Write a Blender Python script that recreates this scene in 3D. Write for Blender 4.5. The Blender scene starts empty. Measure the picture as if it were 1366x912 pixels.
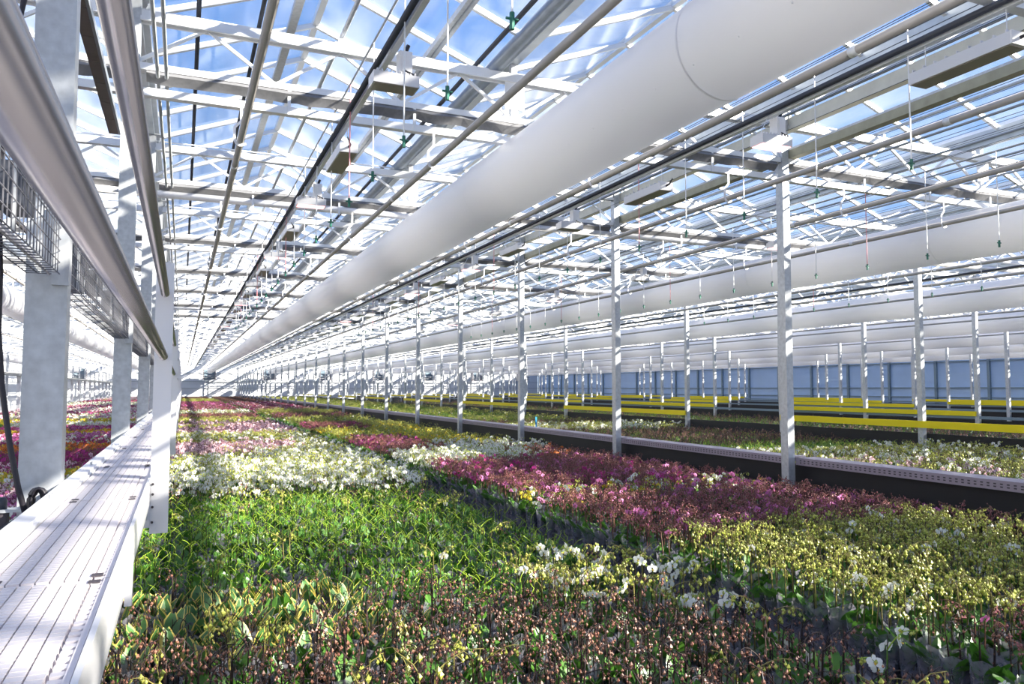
import bpy, math, random
import numpy as np
from mathutils import Vector, Matrix, Euler
random.seed(7)
D = bpy.data
sc = bpy.context.scene
COL = sc.collection

# ---------------------------------------------------------------- camera (world origin = lens; x across, y down the house, z up)
cam_d = D.cameras.new('camera'); cam_d.sensor_width = 36.0; cam_d.lens = 36.0 * 1030 / 1366
cam_d.clip_start = 0.02; cam_d.clip_end = 1000
cam = D.objects.new('camera', cam_d); COL.objects.link(cam)
cam.matrix_world = Matrix(((0.91986249, -0.02356796, -0.39153231, 0), (-0.392241, -0.05527032, -0.91820052, 0),
                           (0, 0.99819324, -0.06008542, 0), (0, 0, 0, 1)))
sc.camera = cam

# ---------------------------------------------------------------- sky, sun, exposure
world = D.worlds.new('sky'); sc.world = world; world.use_nodes = True
wn = world.node_tree; wn.nodes.clear()
def wnode(t, **k):
    n = wn.nodes.new(t)
    for a, b in k.items(): setattr(n, a, b)
    return n
w_out = wnode('ShaderNodeOutputWorld'); w_bg = wnode('ShaderNodeBackground')
w_tc = wnode('ShaderNodeTexCoord'); w_sep = wnode('ShaderNodeSeparateXYZ')
w_ramp = wnode('ShaderNodeValToRGB')
for i, (p, c) in enumerate(((0.0, (0.30, 0.33, 0.30, 1)), (0.495, (0.42, 0.46, 0.45, 1)), (0.505, (0.62, 0.76, 0.92, 1)), (0.60, (0.27, 0.48, 0.88, 1)), (0.80, (0.10, 0.28, 0.76, 1)), (1.0, (0.07, 0.22, 0.68, 1)))):
    e = w_ramp.color_ramp.elements[i] if i < 2 else w_ramp.color_ramp.elements.new(p)
    e.position = p; e.color = c
w_mr = wnode('ShaderNodeMapRange'); w_mr.inputs[1].default_value = -1; w_mr.inputs[2].default_value = 1
w_map = wnode('ShaderNodeMapping'); w_map.inputs['Scale'].default_value = (1.6, 1.2, 4.5)
w_no = wnode('ShaderNodeTexNoise'); w_no.inputs['Scale'].default_value = 2.3; w_no.inputs['Detail'].default_value = 7; w_no.inputs['Distortion'].default_value = 0.8
w_cr = wnode('ShaderNodeValToRGB'); w_cr.color_ramp.elements[0].position = 0.53; w_cr.color_ramp.elements[1].position = 0.80
w_mix = wnode('ShaderNodeMix', data_type='RGBA'); w_mix.inputs[7].default_value = (0.95, 0.97, 1.0, 1)
wl = wn.links.new
wl(w_tc.outputs['Generated'], w_sep.inputs[0]); wl(w_sep.outputs[2], w_mr.inputs[0]); wl(w_mr.outputs[0], w_ramp.inputs[0])
wl(w_tc.outputs['Generated'], w_map.inputs[0]); wl(w_map.outputs[0], w_no.inputs['Vector']); wl(w_no.outputs[0], w_cr.inputs[0])
wl(w_cr.outputs[0], w_mix.inputs[0]); wl(w_ramp.outputs[0], w_mix.inputs[6]); wl(w_mix.outputs[2], w_bg.inputs[0]); wl(w_bg.outputs[0], w_out.inputs[0])
w_bg.inputs[1].default_value = 1.0

sun_d = D.lights.new('sun', 'SUN'); sun_d.energy = 16.0; sun_d.angle = math.radians(0.6); sun_d.color = (1.0, 0.92, 0.80)
sun = D.objects.new('sun', sun_d); COL.objects.link(sun)
sun.rotation_euler = Vector((-1.0, 0.95, -0.60)).to_track_quat('-Z', 'Y').to_euler(); sun.location = (20, -18, 16)

vs = sc.view_settings
vs.view_transform = 'Standard'; vs.look = 'None'; vs.gamma = 1.0; vs.use_curve_mapping = False; vs.exposure = 0.38
try:
    sc.cycles.transparent_max_bounces = 32
    sc.cycles.max_bounces = 8
except Exception: pass

# ---------------------------------------------------------------- materials
def mat(name, col, rough=0.5, metal=0.0, noise=0.0, nscale=20.0, bump=0.0, transl=0.0, spec=None, emit=None, estr=0.0, stretch=(1, 1, 1), col2=None):
    m = D.materials.new(name); m.use_nodes = True; nt = m.node_tree; b = nt.nodes['Principled BSDF']; L = nt.links.new
    b.inputs['Base Color'].default_value = (*col, 1); b.inputs['Roughness'].default_value = rough; b.inputs['Metallic'].default_value = metal
    if spec is not None: b.inputs['Specular IOR Level'].default_value = spec
    if emit: b.inputs['Emission Color'].default_value = (*emit, 1); b.inputs['Emission Strength'].default_value = estr
    if noise or bump or col2:
        tc = nt.nodes.new('ShaderNodeTexCoord'); mp = nt.nodes.new('ShaderNodeMapping'); mp.inputs['Scale'].default_value = stretch
        no = nt.nodes.new('ShaderNodeTexNoise'); no.inputs['Scale'].default_value = nscale; no.inputs['Detail'].default_value = 5
        L(tc.outputs['Object'], mp.inputs[0]); L(mp.outputs[0], no.inputs['Vector'])
        if noise or col2:
            mx = nt.nodes.new('ShaderNodeMix'); mx.data_type = 'RGBA'
            rp = nt.nodes.new('ShaderNodeMapRange'); rp.inputs[1].default_value = 0.3; rp.inputs[2].default_value = 0.7
            L(no.outputs[0], rp.inputs[0]); L(rp.outputs[0], mx.inputs[0])
            c2 = col2 or tuple(c * (1 - noise) for c in col)
            mx.inputs[6].default_value = (*col, 1); mx.inputs[7].default_value = (*c2, 1); L(mx.outputs[2], b.inputs['Base Color'])
        if bump:
            bp = nt.nodes.new('ShaderNodeBump'); bp.inputs['Strength'].default_value = bump; bp.inputs['Distance'].default_value = 0.01
            L(no.outputs[0], bp.inputs['Height']); L(bp.outputs[0], b.inputs['Normal'])
    if transl:
        out = nt.nodes['Material Output']; tr = nt.nodes.new('ShaderNodeBsdfTranslucent'); ms = nt.nodes.new('ShaderNodeMixShader')
        tr.inputs[0].default_value = (*col, 1); ms.inputs[0].default_value = transl
        L(b.outputs[0], ms.inputs[1]); L(tr.outputs[0], ms.inputs[2]); L(ms.outputs[0], out.inputs[0])
    return m

def sheet_mat(name, tint, dirt_col, dirt_lo, dirt_hi, nscale, gloss=True, stretch=(1, 1, 1)):
    """clear sheet: straight transmission + fresnel reflection + streaks of pale dirt that scatter light"""
    m = D.materials.new(name); m.use_nodes = True; nt = m.node_tree; nt.nodes.remove(nt.nodes['Principled BSDF']); L = nt.links.new
    out = nt.nodes['Material Output']; N = nt.nodes.new
    tr = N('ShaderNodeBsdfTransparent'); tr.inputs[0].default_value = (*tint, 1)
    gl = N('ShaderNodeBsdfGlossy'); gl.inputs['Roughness'].default_value = 0.12
    fr0 = N('ShaderNodeLayerWeight'); fr0.inputs[0].default_value = 0.5; frp = N('ShaderNodeMath'); frp.operation = 'POWER'; frp.inputs[1].default_value = 5.0; L(fr0.outputs['Facing'], frp.inputs[0])
    fr = N('ShaderNodeMath'); fr.operation = 'MULTIPLY_ADD'; fr.inputs[1].default_value = 0.9; fr.inputs[2].default_value = 0.03; L(frp.outputs[0], fr.inputs[0])
    m1 = N('ShaderNodeMixShader'); L(tr.outputs[0], m1.inputs[1]); L(gl.outputs[0], m1.inputs[2])
    if gloss: L(fr.outputs[0], m1.inputs[0])
    else: m1.inputs[0].default_value = 0.04
    df = N('ShaderNodeBsdfDiffuse'); df.inputs[0].default_value = (*dirt_col, 1); tl = N('ShaderNodeBsdfTranslucent'); tl.inputs[0].default_value = (*dirt_col, 1)
    md = N('ShaderNodeMixShader'); md.inputs[0].default_value = 0.6; L(df.outputs[0], md.inputs[1]); L(tl.outputs[0], md.inputs[2])
    tc = N('ShaderNodeTexCoord'); mp = N('ShaderNodeMapping'); mp.inputs['Scale'].default_value = stretch; no = N('ShaderNodeTexNoise'); no.inputs['Scale'].default_value = nscale; no.inputs['Detail'].default_value = 6; no.inputs['Distortion'].default_value = 1.2
    L(tc.outputs['Object'], mp.inputs[0]); L(mp.outputs[0], no.inputs['Vector'])
    rp = N('ShaderNodeMapRange'); rp.inputs[1].default_value = 0.35; rp.inputs[2].default_value = 0.7; rp.inputs[3].default_value = dirt_lo; rp.inputs[4].default_value = dirt_hi
    L(no.outputs[0], rp.inputs[0])
    m2 = N('ShaderNodeMixShader'); L(rp.outputs[0], m2.inputs[0]); L(m1.outputs[0], m2.inputs[1]); L(md.outputs[0], m2.inputs[2]); L(m2.outputs[0], out.inputs[0])
    return m

M = {}
M['galv'] = mat('galvanised_steel', (0.60, 0.62, 0.64), 0.42, 0.35, 0.22, 26, 0.05)
M['alu'] = mat('white_aluminium', (0.80, 0.81, 0.82), 0.38, 0.15)
M['white'] = mat('white_coated_steel', (0.86, 0.85, 0.86), 0.35, 0, 0.05, 3)
M['rail'] = mat('brushed_tube', (0.70, 0.66, 0.63), 0.24, 0.85, 0.1, 3, stretch=(40, .3, 40))
M['pipe'] = mat('heating_pipe_paint', (0.52, 0.49, 0.46), 0.40, 0.15, 0.12, 6)
M['dark'] = mat('black_plastic_and_painted_shade', (0.05, 0.055, 0.07), 0.4)  # real black plastic; on the high left conduits it paints in their shade
M['steelblue'] = mat('zinc_grey_blue', (0.34, 0.38, 0.43), 0.4, 0.5, 0.15, 8)
M['gutter'] = mat('gutter_aluminium', (0.52, 0.56, 0.60), 0.35, 0.5, 0.15, 7)
M['cream'] = mat('cream_beam', (0.66, 0.64, 0.56), 0.5, 0.1, 0.12, 9)
M['olive'] = mat('bounce_tinted_steel', (0.40, 0.38, 0.27), 0.5, 0.2, 0.2, 9)  # galvanised steel with green bounce from the plants painted into its colour
M['duct'] = mat('white_duct_foil', (0.84, 0.84, 0.86), 0.30, 0, 0.03, 2, 0.03, transl=0.42, stretch=(1, .2, 1))
M['hole'] = mat('foil_eyelet', (0.93, 0.93, 0.95), 0.3)
M['belt'] = mat('white_grating_plastic', (0.80, 0.745, 0.76), 0.45, 0, 0.06, 5)
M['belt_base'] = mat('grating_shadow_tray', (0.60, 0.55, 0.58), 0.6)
M['slot'] = mat('dark_slot', (0.06, 0.05, 0.06), 0.6)
M['lav'] = mat('lavender_ledge', (0.34, 0.29, 0.34), 0.5, 0.1, 0.12, 12)
M['black'] = mat('black_board', (0.012, 0.012, 0.015), 0.55)
M['yellow'] = mat('yellow_board', (0.90, 0.72, 0.0), 0.5)
M['floor'] = mat('dark_concrete', (0.10, 0.10, 0.10), 0.8, 0, 0.4, 0.7)
M['bench'] = mat('bench_cover', (0.20, 0.19, 0.21), 0.7, 0, 0.3, 3)
M['screen'] = mat('grey_screen_cloth', (0.24, 0.24, 0.25), 0.8, 0, 0.2, 30, transl=0.15)
M['wallwhite'] = mat('white_wall_panel', (0.86, 0.87, 0.89), 0.45, 0, 0.06, 0.6, transl=0.2)
M['wall_sky_tint'] = mat('sky_tinted_wall_panel', (0.42, 0.58, 0.82), 0.4, 0, 0.15, 0.3)  # blue skylight on the shaded wall is put into the panel colour
M['wallsteel'] = mat('wall_frame_steel', (0.20, 0.27, 0.32), 0.5, 0.2)
M['ledon'] = mat('lit_lamp_face', (1, 0.8, 0.8), 0.4, emit=(1.0, 0.40, 0.40), estr=2.4)
M['lampside'] = mat('lamp_housing', (0.72, 0.71, 0.72), 0.4, 0.3)
M['lampface'] = mat('unlit_lamp_face', (0.30, 0.27, 0.22), 0.3)
M['tray'] = mat('brown_cable_tray', (0.17, 0.14, 0.13), 0.55, 0.2, 0.2, 14)
M['mesh'] = mat('dark_wire', (0.17, 0.17, 0.19), 0.4, 0.5)
M['plate'] = mat('grey_tray_plate', (0.33, 0.32, 0.34), 0.5, 0.3)
M['green'] = mat('green_nozzle_plastic', (0.02, 0.16, 0.11), 0.4)
M['red'] = mat('pink_cable', (0.75, 0.30, 0.32), 0.5)
M['blue'] = mat('blue_tag_plastic', (0.03, 0.30, 0.65), 0.4)
M['cable'] = mat('black_rubber_cable', (0.025, 0.022, 0.03), 0.5)
M['cream_box'] = mat('ballast_box_plastic', (0.85, 0.84, 0.84), 0.4)
M['orange'] = mat('orange_cap', (0.7, 0.25, 0.05), 0.5)
M['glass'] = sheet_mat('roof_glass', (0.965, 0.98, 0.99), (0.97, 0.955, 0.93), 0.003, 0.12, 1.1, stretch=(1, .55, 1))
M['sleeve'] = sheet_mat('clear_sleeve_film', (0.74, 0.74, 0.80), (0.60, 0.57, 0.66), 0.20, 0.50, 12)
M['potm'] = mat('clear_grey_pot', (0.22, 0.21, 0.23), 0.35)
# plants
M['leaf'] = mat('orchid_leaf', (0.07, 0.19, 0.026), 0.34, 0, 0, 9, transl=0.25, col2=(0.13, 0.31, 0.04))
M['leafy'] = mat('cream_yellow_leaf_margin', (0.82, 0.66, 0.16), 0.4, transl=0.25)
M['leafg'] = mat('grey_green_leaf', (0.09, 0.22, 0.06), 0.4, transl=0.2)
M['stem_d'] = mat('dark_stem', (0.035, 0.020, 0.018), 0.5)
M['stem_g'] = mat('green_stem', (0.10, 0.22, 0.02), 0.45)
M['tip_g'] = mat('lime_spike_tip', (0.33, 0.48, 0.035), 0.45, transl=0.2)
M['stem_y'] = mat('olive_stem', (0.22, 0.19, 0.05), 0.5)
M['stem_b'] = mat('brown_red_stem', (0.16, 0.07, 0.045), 0.5)
M['bud_p'] = mat('peach_bud', (0.37, 0.18, 0.115), 0.45, col2=(0.18, 0.065, 0.045), nscale=40)
M['bud_l'] = mat('lime_bud', (0.58, 0.60, 0.12), 0.4, col2=(0.40, 0.44, 0.07), nscale=40, transl=0.15)
M['bud_m'] = mat('maroon_bud', (0.24, 0.075, 0.07), 0.45, col2=(0.36, 0.13, 0.13), nscale=40)
M['fl_w'] = mat('white_petal', (0.90, 0.90, 0.84), 0.5, transl=0.3)
M['fl_m'] = mat('magenta_petal', (0.52, 0.035, 0.26), 0.5, transl=0.3)
M['fl_p'] = mat('pale_pink_petal', (0.86, 0.62, 0.70), 0.5, transl=0.3)
M['fl_y'] = mat('yellow_petal', (0.88, 0.66, 0.05), 0.5, transl=0.3)
M['fl_o'] = mat('orange_petal', (0.85, 0.24, 0.04), 0.5, transl=0.3)
M['fl_v'] = mat('violet_pink_petal', (0.66, 0.20, 0.46), 0.5, transl=0.3)
M['lip_y'] = mat('yellow_lip', (0.75, 0.50, 0.06), 0.5)
M['lip_r'] = mat('crimson_lip', (0.42, 0.02, 0.05), 0.5)

# ---------------------------------------------------------------- mesh helpers
class MB:
    def __init__(s): s.v = []; s.f = []; s.m = []; s.mats = []
    def mi(s, key):
        if key not in s.mats: s.mats.append(key)
        return s.mats.index(key)
    def add(s, vs_, fs, key):
        b = len(s.v); s.v += [tuple(p) for p in vs_]; i = s.mi(key)
        for f in fs: s.f.append(tuple(b + k for k in f)); s.m.append(i)
    def box(s, x0, x1, y0, y1, z0, z1, key):
        s.add([(x0, y0, z0), (x1, y0, z0), (x1, y1, z0), (x0, y1, z0), (x0, y0, z1), (x1, y0, z1), (x1, y1, z1), (x0, y1, z1)],
              [(3, 2, 1, 0), (4, 5, 6, 7), (0, 1, 5, 4), (1, 2, 6, 5), (2, 3, 7, 6), (3, 0, 4, 7)], key)
    def path(s, pts, r, key, n=8, cap=True, up=(0, 0, 1)):
        pts = [Vector(p) for p in pts]; rr = r if isinstance(r, (list, tuple)) else [r] * len(pts)
        ring = []; vs_ = []
        for i, p in enumerate(pts):
            d = (pts[min(i + 1, len(pts) - 1)] - pts[max(i - 1, 0)]).normalized()
            u = Vector(up)
            if abs(d.dot(u)) > 0.95: u = Vector((1, 0, 0))
            a = d.cross(u).normalized(); b = a.cross(d)
            for k in range(n):
                t = 2 * math.pi * k / n + math.pi / n
                vs_.append(p + (a * math.cos(t) + b * math.sin(t)) * rr[i])
        fs = []
        for i in range(len(pts) - 1):
            for k in range(n): fs.append((i * n + k, i * n + (k + 1) % n, (i + 1) * n + (k + 1) % n, (i + 1) * n + k))
        if cap: fs.append(tuple(range(n - 1, -1, -1))); fs.append(tuple((len(pts) - 1) * n + k for k in range(n)))
        s.add(vs_, fs, key)
    def bar(s, p0, p1, w, h, key, up=(0, 0, 1)):
        p0, p1 = Vector(p0), Vector(p1); d = (p1 - p0).normalized(); u = Vector(up)
        if abs(d.dot(u)) > 0.95: u = Vector((0, 1, 0))
        a = d.cross(u).normalized() * w / 2; b = a.cross(d).normalized() * h / 2
        vs_ = [p + q for p in (p0, p1) for q in (-a - b, a - b, a + b, -a + b)]
        s.add(vs_, [(3, 2, 1, 0), (4, 5, 6, 7), (0, 1, 5, 4), (1, 2, 6, 5), (2, 3, 7, 6), (3, 0, 4, 7)], key)
    def lathe(s, prof, key, n=10, scallop=0.0):
        vs_ = []; fs = []
        for i, (r, z) in enumerate(prof):
            for k in range(n):
                t = 2 * math.pi * k / n; q = scallop * (1 if k % 2 else -1) if i == len(prof) - 1 else 0
                vs_.append((r * math.cos(t), r * math.sin(t), z + q))
        for i in range(len(prof) - 1):
            for k in range(n): fs.append((i * n + k, i * n + (k + 1) % n, (i + 1) * n + (k + 1) % n, (i + 1) * n + k))
        s.add(vs_, fs, key)
    def merge(s, o, mtx=None):
        b = len(s.v)
        s.v += [tuple(mtx @ Vector(p)) for p in o.v] if mtx is not None else o.v
        mp = [s.mi(k) for k in o.mats]
        for f, m in zip(o.f, o.m): s.f.append(tuple(b + k for k in f)); s.m.append(mp[m])
    def mesh(s, name, smooth=False):
        me = D.meshes.new(name); me.from_pydata(s.v, [], s.f)
        for k in s.mats: me.materials.append(M[k])
        me.polygons.foreach_set('material_index', s.m)
        if smooth: me.polygons.foreach_set('use_smooth', [True] * len(s.f))
        me.update(); return me

def ob(name, me, parent=None, loc=(0, 0, 0), rot=(0, 0, 0), scale=None):
    o = D.objects.new(name, me); COL.objects.link(o); o.location = loc; o.rotation_euler = rot
    if scale is not None: o.scale = (scale,) * 3 if not hasattr(scale, '__len__') else scale
    if parent is not None: o.parent = parent
    return o
def tag(o, label, cat, group=None, kind=None):
    o['label'] = label
    if cat: o['category'] = cat
    if group: o['group'] = group
    if kind: o['kind'] = kind
    return o
def thing(name, label, cat, loc=(0, 0, 0), group=None, rot=(0, 0, 0)):
    return tag(ob(name, None, None, loc, rot), label, cat, group)
def struct(name, me, label, loc=(0, 0, 0)):
    o = ob(name, me, None, loc); o['kind'] = 'structure'; o['label'] = label; return o
def one(fn, name, smooth=False):
    b = MB(); fn(b); return b.mesh(name, smooth)
ORD = 'zeroth first second third fourth fifth sixth seventh eighth ninth tenth eleventh twelfth thirteenth fourteenth fifteenth sixteenth'.split()

# ---------------------------------------------------------------- layout constants
BAY = 4.0; SPAN = 7.22; XL = -0.47; XR = XL + SPAN          # two post rows beside the main bed
Y0 = 3.33; YEND = 107.3; FLOOR = -2.6; BENCH = -1.52
ROWX = lambda n: XL + SPAN * n                               # post row n ; span n lies between rows n and n+1
N_LO, N_HI = -2, 6                                           # spans
XWALL_R = ROWX(7); XWALL_L = ROWX(-2)
ZT, ZB, ZLOW = 3.26, 2.80, 2.58                              # girder top chord, bottom chord, hung beam
ZG, ZRIDGE = 3.56, 4.28

# ---------------------------------------------------------------- floor and walls
struct('floor', one(lambda b: b.box(XWALL_L, XWALL_R, -14, YEND, FLOOR - 0.2, FLOOR, 'floor'), 'floor_mesh'), 'dark concrete greenhouse floor under the benches')

wb = struct('wall_back', one(lambda b: b.box(XWALL_L, XWALL_R, YEND + 0.12, YEND + 0.18, FLOOR, ZG, 'wallwhite'), 'wall_back_mesh'), 'bright white panelled end wall far down the house')
zs = [FLOOR, -1.0, 0.05, 1.0, 2.0, ZG]
half = SPAN / 2
pm = [one(lambda b, a=zs[i], c=zs[i + 1]: b.box(0.04, half - 0.04, 0.05, 0.11, a + 0.03, c - 0.03, 'wallwhite'), 'wall_panel_mesh') for i in range(5)]
mull = one(lambda b: b.box(-0.05, 0.05, -0.06, 0.05, FLOOR, ZG, 'galv'), 'mullion_mesh')
rail_m = one(lambda b: b.box(XWALL_L, XWALL_R, -0.03, 0.05, -0.035, 0.035, 'galv'), 'wall_rail_mesh')
for k in range(int(round((XWALL_R - XWALL_L) / half))):
    x = XWALL_L + half * k
    ob('mullion', mull, wb, (x, YEND, 0))
    for i in range(1, 5): ob('wall_panel', pm[i], wb, (x, YEND, 0))
for z in (-1.0, 0.05, 0.9, 2.0): ob('wall_rail', rail_m, wb, (0, YEND, z))

wr = struct('wall_right', one(lambda b: b.box(XWALL_R + 0.12, XWALL_R + 0.18, -14, YEND, FLOOR, ZG, 'wall_sky_tint'), 'wall_right_mesh'), 'panelled side wall behind the far benches, blue skylight painted into its colour')
zs2 = [-1.35, -0.62, 0.05, 1.9, ZG]
pm2 = [one(lambda b, a=zs2[i], c=zs2[i + 1]: b.box(0.05, 0.11, 0.05, BAY - 0.05, a + 0.02, c - 0.02, 'wall_sky_tint'), 'side_panel_mesh') for i in range(4)]
mull2 = one(lambda b: b.box(-0.10, 0.08, -0.09, 0.09, FLOOR, ZG, 'wallsteel'), 'side_mullion_mesh')
for k in range(27):
    y = Y0 + BAY * (k - 1)
    ob('mullion', mull2, wr, (XWALL_R, y, 0))
    for i in range(4): ob('wall_panel', pm2[i], wr, (XWALL_R, y, 0))
for z in (-0.62, 0.05, 1.9): ob('wall_rail', one(lambda b: b.box(-0.05, 0.06, -14, YEND, z - 0.035, z + 0.035, 'wallsteel'), 'side_rail_mesh'), wr, (XWALL_R, 0, 0))
struct('wall_left', one(lambda b: b.box(XWALL_L - 0.1, XWALL_L, -14, YEND, FLOOR, ZG, 'wallwhite'), 'wall_left_mesh'), 'white side wall far away on the left')

# ---------------------------------------------------------------- glass roof
roof = ob('ceiling', None); roof['kind'] = 'structure'; roof['label'] = 'saw-tooth glass roof of ridges and gutters over the whole greenhouse'
rise = ZRIDGE - ZG - 0.04; sl = math.hypot(half / 2, rise); ang = math.atan2(rise, half / 2)
pane_me = one(lambda b: b.box(0.05, sl - 0.04, 0.012, 0.988, 0.0, 0.005, 'glass'), 'pane_mesh')
bar_me = one(lambda b: (b.box(0.03, sl - 0.02, -0.022, 0.022, -0.045, 0.012, 'alu')), 'glazing_bar_mesh')
ROOF_Y0, ROOF_Y1 = -14, 107
slopes = []
nr = int(round((XWALL_R - XWALL_L) / half)); RIDGES = []
for k in range(nr):
    xg = XWALL_L + half * k
    RIDGES.append(xg + half / 2)
    slopes.append((xg, 1)); slopes.append((xg + half, -1))
def slope_mtx(xg, s, y):
    m = Matrix.Translation((xg, y, ZG + 0.02))
    return m @ (Matrix.Rotation(-ang, 4, 'Y') if s > 0 else Matrix.Rotation(math.pi, 4, 'Z') @ Matrix.Translation((0, -1.0, 0)) @ Matrix.Rotation(-ang, 4, 'Y'))
cells = []
for xg, s in slopes:
    for y in range(ROOF_Y0, ROOF_Y1):
        xm = xg + s * half / 4
        dx, dy = xm, y + 0.5
        depth = dx * 0.3915 + dy * 0.918 + 3.9 * 0.06
        u = (dx * 0.9199 - dy * 0.392) / depth if depth > 0.5 else 9
        w = (-0.0236 * dx - 0.0553 * dy + 0.998 * 3.9) / max(depth, 0.01)
        vis = depth > 0.5 and abs(u) < 0.70 and w < 0.50
        cells.append((0 if vis else 1, depth, xg, s, y))
cells.sort()
far_p = MB(); far_b = MB()
tmp_p = MB(); tmp_p.box(0.05, sl - 0.04, 0.012, 0.988, 0.0, 0.005, 'glass')
tmp_b = MB(); tmp_b.box(0.03, sl - 0.02, -0.022, 0.022, -0.045, 0.012, 'alu')
for i, (nv, d_, xg, s, y) in enumerate(cells):
    m = slope_mtx(xg, s, y)
    if i < 300:
        for nm, me in (('pane', pane_me), ('glazing_bar', bar_me)):
            o = ob(nm, me, roof); o.matrix_local = m
    else:
        far_p.merge(tmp_p, m); far_b.merge(tmp_b, m)
o = ob('far_panes', far_p.mesh('far_panes_mesh'), roof); o['kind'] = 'stuff'
o = ob('far_glazing_bars', far_b.mesh('far_bars_mesh'), roof); o['kind'] = 'stuff'
ridge_me = one(lambda b: (b.box(-0.035, 0.035, ROOF_Y0, ROOF_Y1, -0.03, 0.05, 'alu')), 'ridge_mesh')
for x in RIDGES: ob('ridge_beam', ridge_me, roof, (x, 0, ZRIDGE - 0.02))
def gutter_fn(b):
    b.box(-0.10, 0.10, ROOF_Y0, ROOF_Y1, -0.02, 0.0, 'gutter')
    b.box(-0.10, -0.08, ROOF_Y0, ROOF_Y1, 0.0, 0.10, 'gutter'); b.box(0.08, 0.10, ROOF_Y0, ROOF_Y1, 0.0, 0.10, 'gutter')
    b.box(-0.045, 0.045, ROOF_Y0, ROOF_Y1, -0.09, -0.02, 'gutter')
gutter_me = one(gutter_fn, 'gutter_mesh')
for k in range(nr + 1):
    ob('roof_gutter', gutter_me, roof, (XWALL_L + half * k, 0, ZG - 0.06))

# ---------------------------------------------------------------- posts
def post_mesh(w, dep, z0, z1):
    b = MB(); t = 0.012
    b.box(-w / 2, w / 2, -dep / 2, -dep / 2 + t, z0, z1, 'galv'); b.box(-w / 2, w / 2, dep / 2 - t, dep / 2, z0, z1, 'galv')
    b.box(-w / 2, -w / 2 + t, -dep / 2 + t, dep / 2 - t, z0, z1, 'galv'); b.box(w / 2 - t, w / 2, -dep / 2 + t, dep / 2 - t, z0, z1, 'galv')
    return b.mesh('post_mesh')
pL = post_mesh(0.135, 0.10, 0, ZG - FLOOR - 0.15); pR = post_mesh(0.10, 0.12, 0, ZG - FLOOR - 0.15)
foot = one(lambda b: (b.box(-0.12, 0.12, -0.12, 0.12, 0, 0.02, 'galv')), 'foot_plate_mesh')
head = one(lambda b: (b.box(-0.16, 0.16, -0.07, 0.07, 0, 0.012, 'galv'), b.bar((-0.15, 0, -0.01), (-0.05, 0, -0.22), 0.02, 0.03, 'galv'), b.bar((0.15, 0, -0.01), (0.05, 0, -0.22), 0.02, 0.03, 'galv')), 'head_plate_mesh')
rowname = {-1: 'in the far left row beyond the colourful bed', 0: 'in the row along the white walkway', 1: 'in the lavender-ledge row',
           2: 'in the row of the nearest yellow boards', 3: 'in the second row behind the lavender ledge', 4: 'in the third row behind the lavender ledge', 5: 'in the fourth row behind the lavender ledge', 6: 'in the last row before the blue wall'}
for n in range(-1, 7):
    k0 = 0 if n <= 1 else 1 if n == 2 else 2
    for k in range(k0, 26):
        y = Y0 + BAY * k; i = k - k0 + 1
        if n == 1: i = k        # its first post in frame is k=1
        if n == 1 and k == 0: continue
        if n == -1 and k < 8: continue
        if n == -1: i = k - 7
        lab = (f'galvanised post, {ORD[i]} from the camera {rowname[n]}' if i <= 12 else f'small distant galvanised post {rowname[n]}')
        t = thing('steel_post', lab, 'post', (ROWX(n), y, FLOOR), f'posts {rowname[n]}')
        ob('post', pL if n == 0 else pR, t); 
        if k < 8: ob('head_plate', head, t, (0, 0, ZG - FLOOR - 0.15)); ob('foot_plate', foot, t)
        if n == 0 and k < 3:      # folded steel plate on the flank of each left post
            ob('side_plate', one(lambda b: (b.box(0.02, 0.075, -0.085, -0.05, 2.98, 3.28, 'galv')), 'side_plate_mesh'), t)

# ---------------------------------------------------------------- lattice girders across the house
TOPN = [0.60 + 1.203 * k for k in range(6)]; BOTN = [1.203 * k for k in range(7)]
g_top = one(lambda b: (b.box(0.06, SPAN - 0.06, -0.045, 0.045, ZT - 0.02, ZT + 0.04, 'alu'), b.box(0.06, SPAN - 0.06, -0.06, -0.035, ZT - 0.055, ZT - 0.02, 'alu'), b.box(0.06, SPAN - 0.06, 0.02, 0.045, ZT - 0.055, ZT - 0.02, 'alu')), 'top_chord_mesh')
g_bot = one(lambda b: (b.box(0.06, SPAN - 0.06, -0.05, 0.05, ZB - 0.03, ZB + 0.03, 'alu')), 'bottom_chord_mesh')
g_low = one(lambda b: (b.box(0.10, SPAN - 0.10, -0.04, 0.04, ZLOW - 0.035, ZLOW + 0.035, 'alu')), 'hung_beam_mesh')
g_lowp = one(lambda b: (b.path([(0.10, 0, ZLOW + 0.04), (SPAN - 0.1, 0, ZLOW + 0.04)], 0.05, 'white', 12)), 'hung_pipe_mesh', True)
g_rod = one(lambda b: (b.path([(0.0, 0.12, ZT + 0.115), (SPAN, 0.12, ZT + 0.115)], 0.011, 'alu', 6)), 'tie_rod_mesh')
g_han = one(lambda b: (b.box(-0.014, 0.014, -0.05, -0.035, ZLOW - 0.04, ZB, 'alu')), 'hanger_mesh')
g_stub = one(lambda b: (b.box(-0.035, 0.035, -0.03, 0.03, ZB + 0.03, ZG - 0.152, 'alu'), b.box(-0.11, 0.11, -0.04, -0.03, ZB + 0.12, ZT - 0.055, 'alu')), 'centre_stub_mesh')
g_stub2 = one(lambda b: (b.box(-0.02, 0.02, -0.02, 0.02, ZT + 0.04, ZT + 0.13, 'alu')), 'rod_stub_mesh')
g_sup = one(lambda b: (b.box(-0.02, 0.02, -0.02, 0.02, ZT + 0.04, ZRIDGE - 0.05, 'alu')), 'ridge_strut_mesh')
def diag(x0, z0, x1, z1): return one(lambda b: b.bar((x0, 0, z0), (x1, 0, z1), 0.028, 0.028, 'alu'), 'diagonal_mesh')
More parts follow.
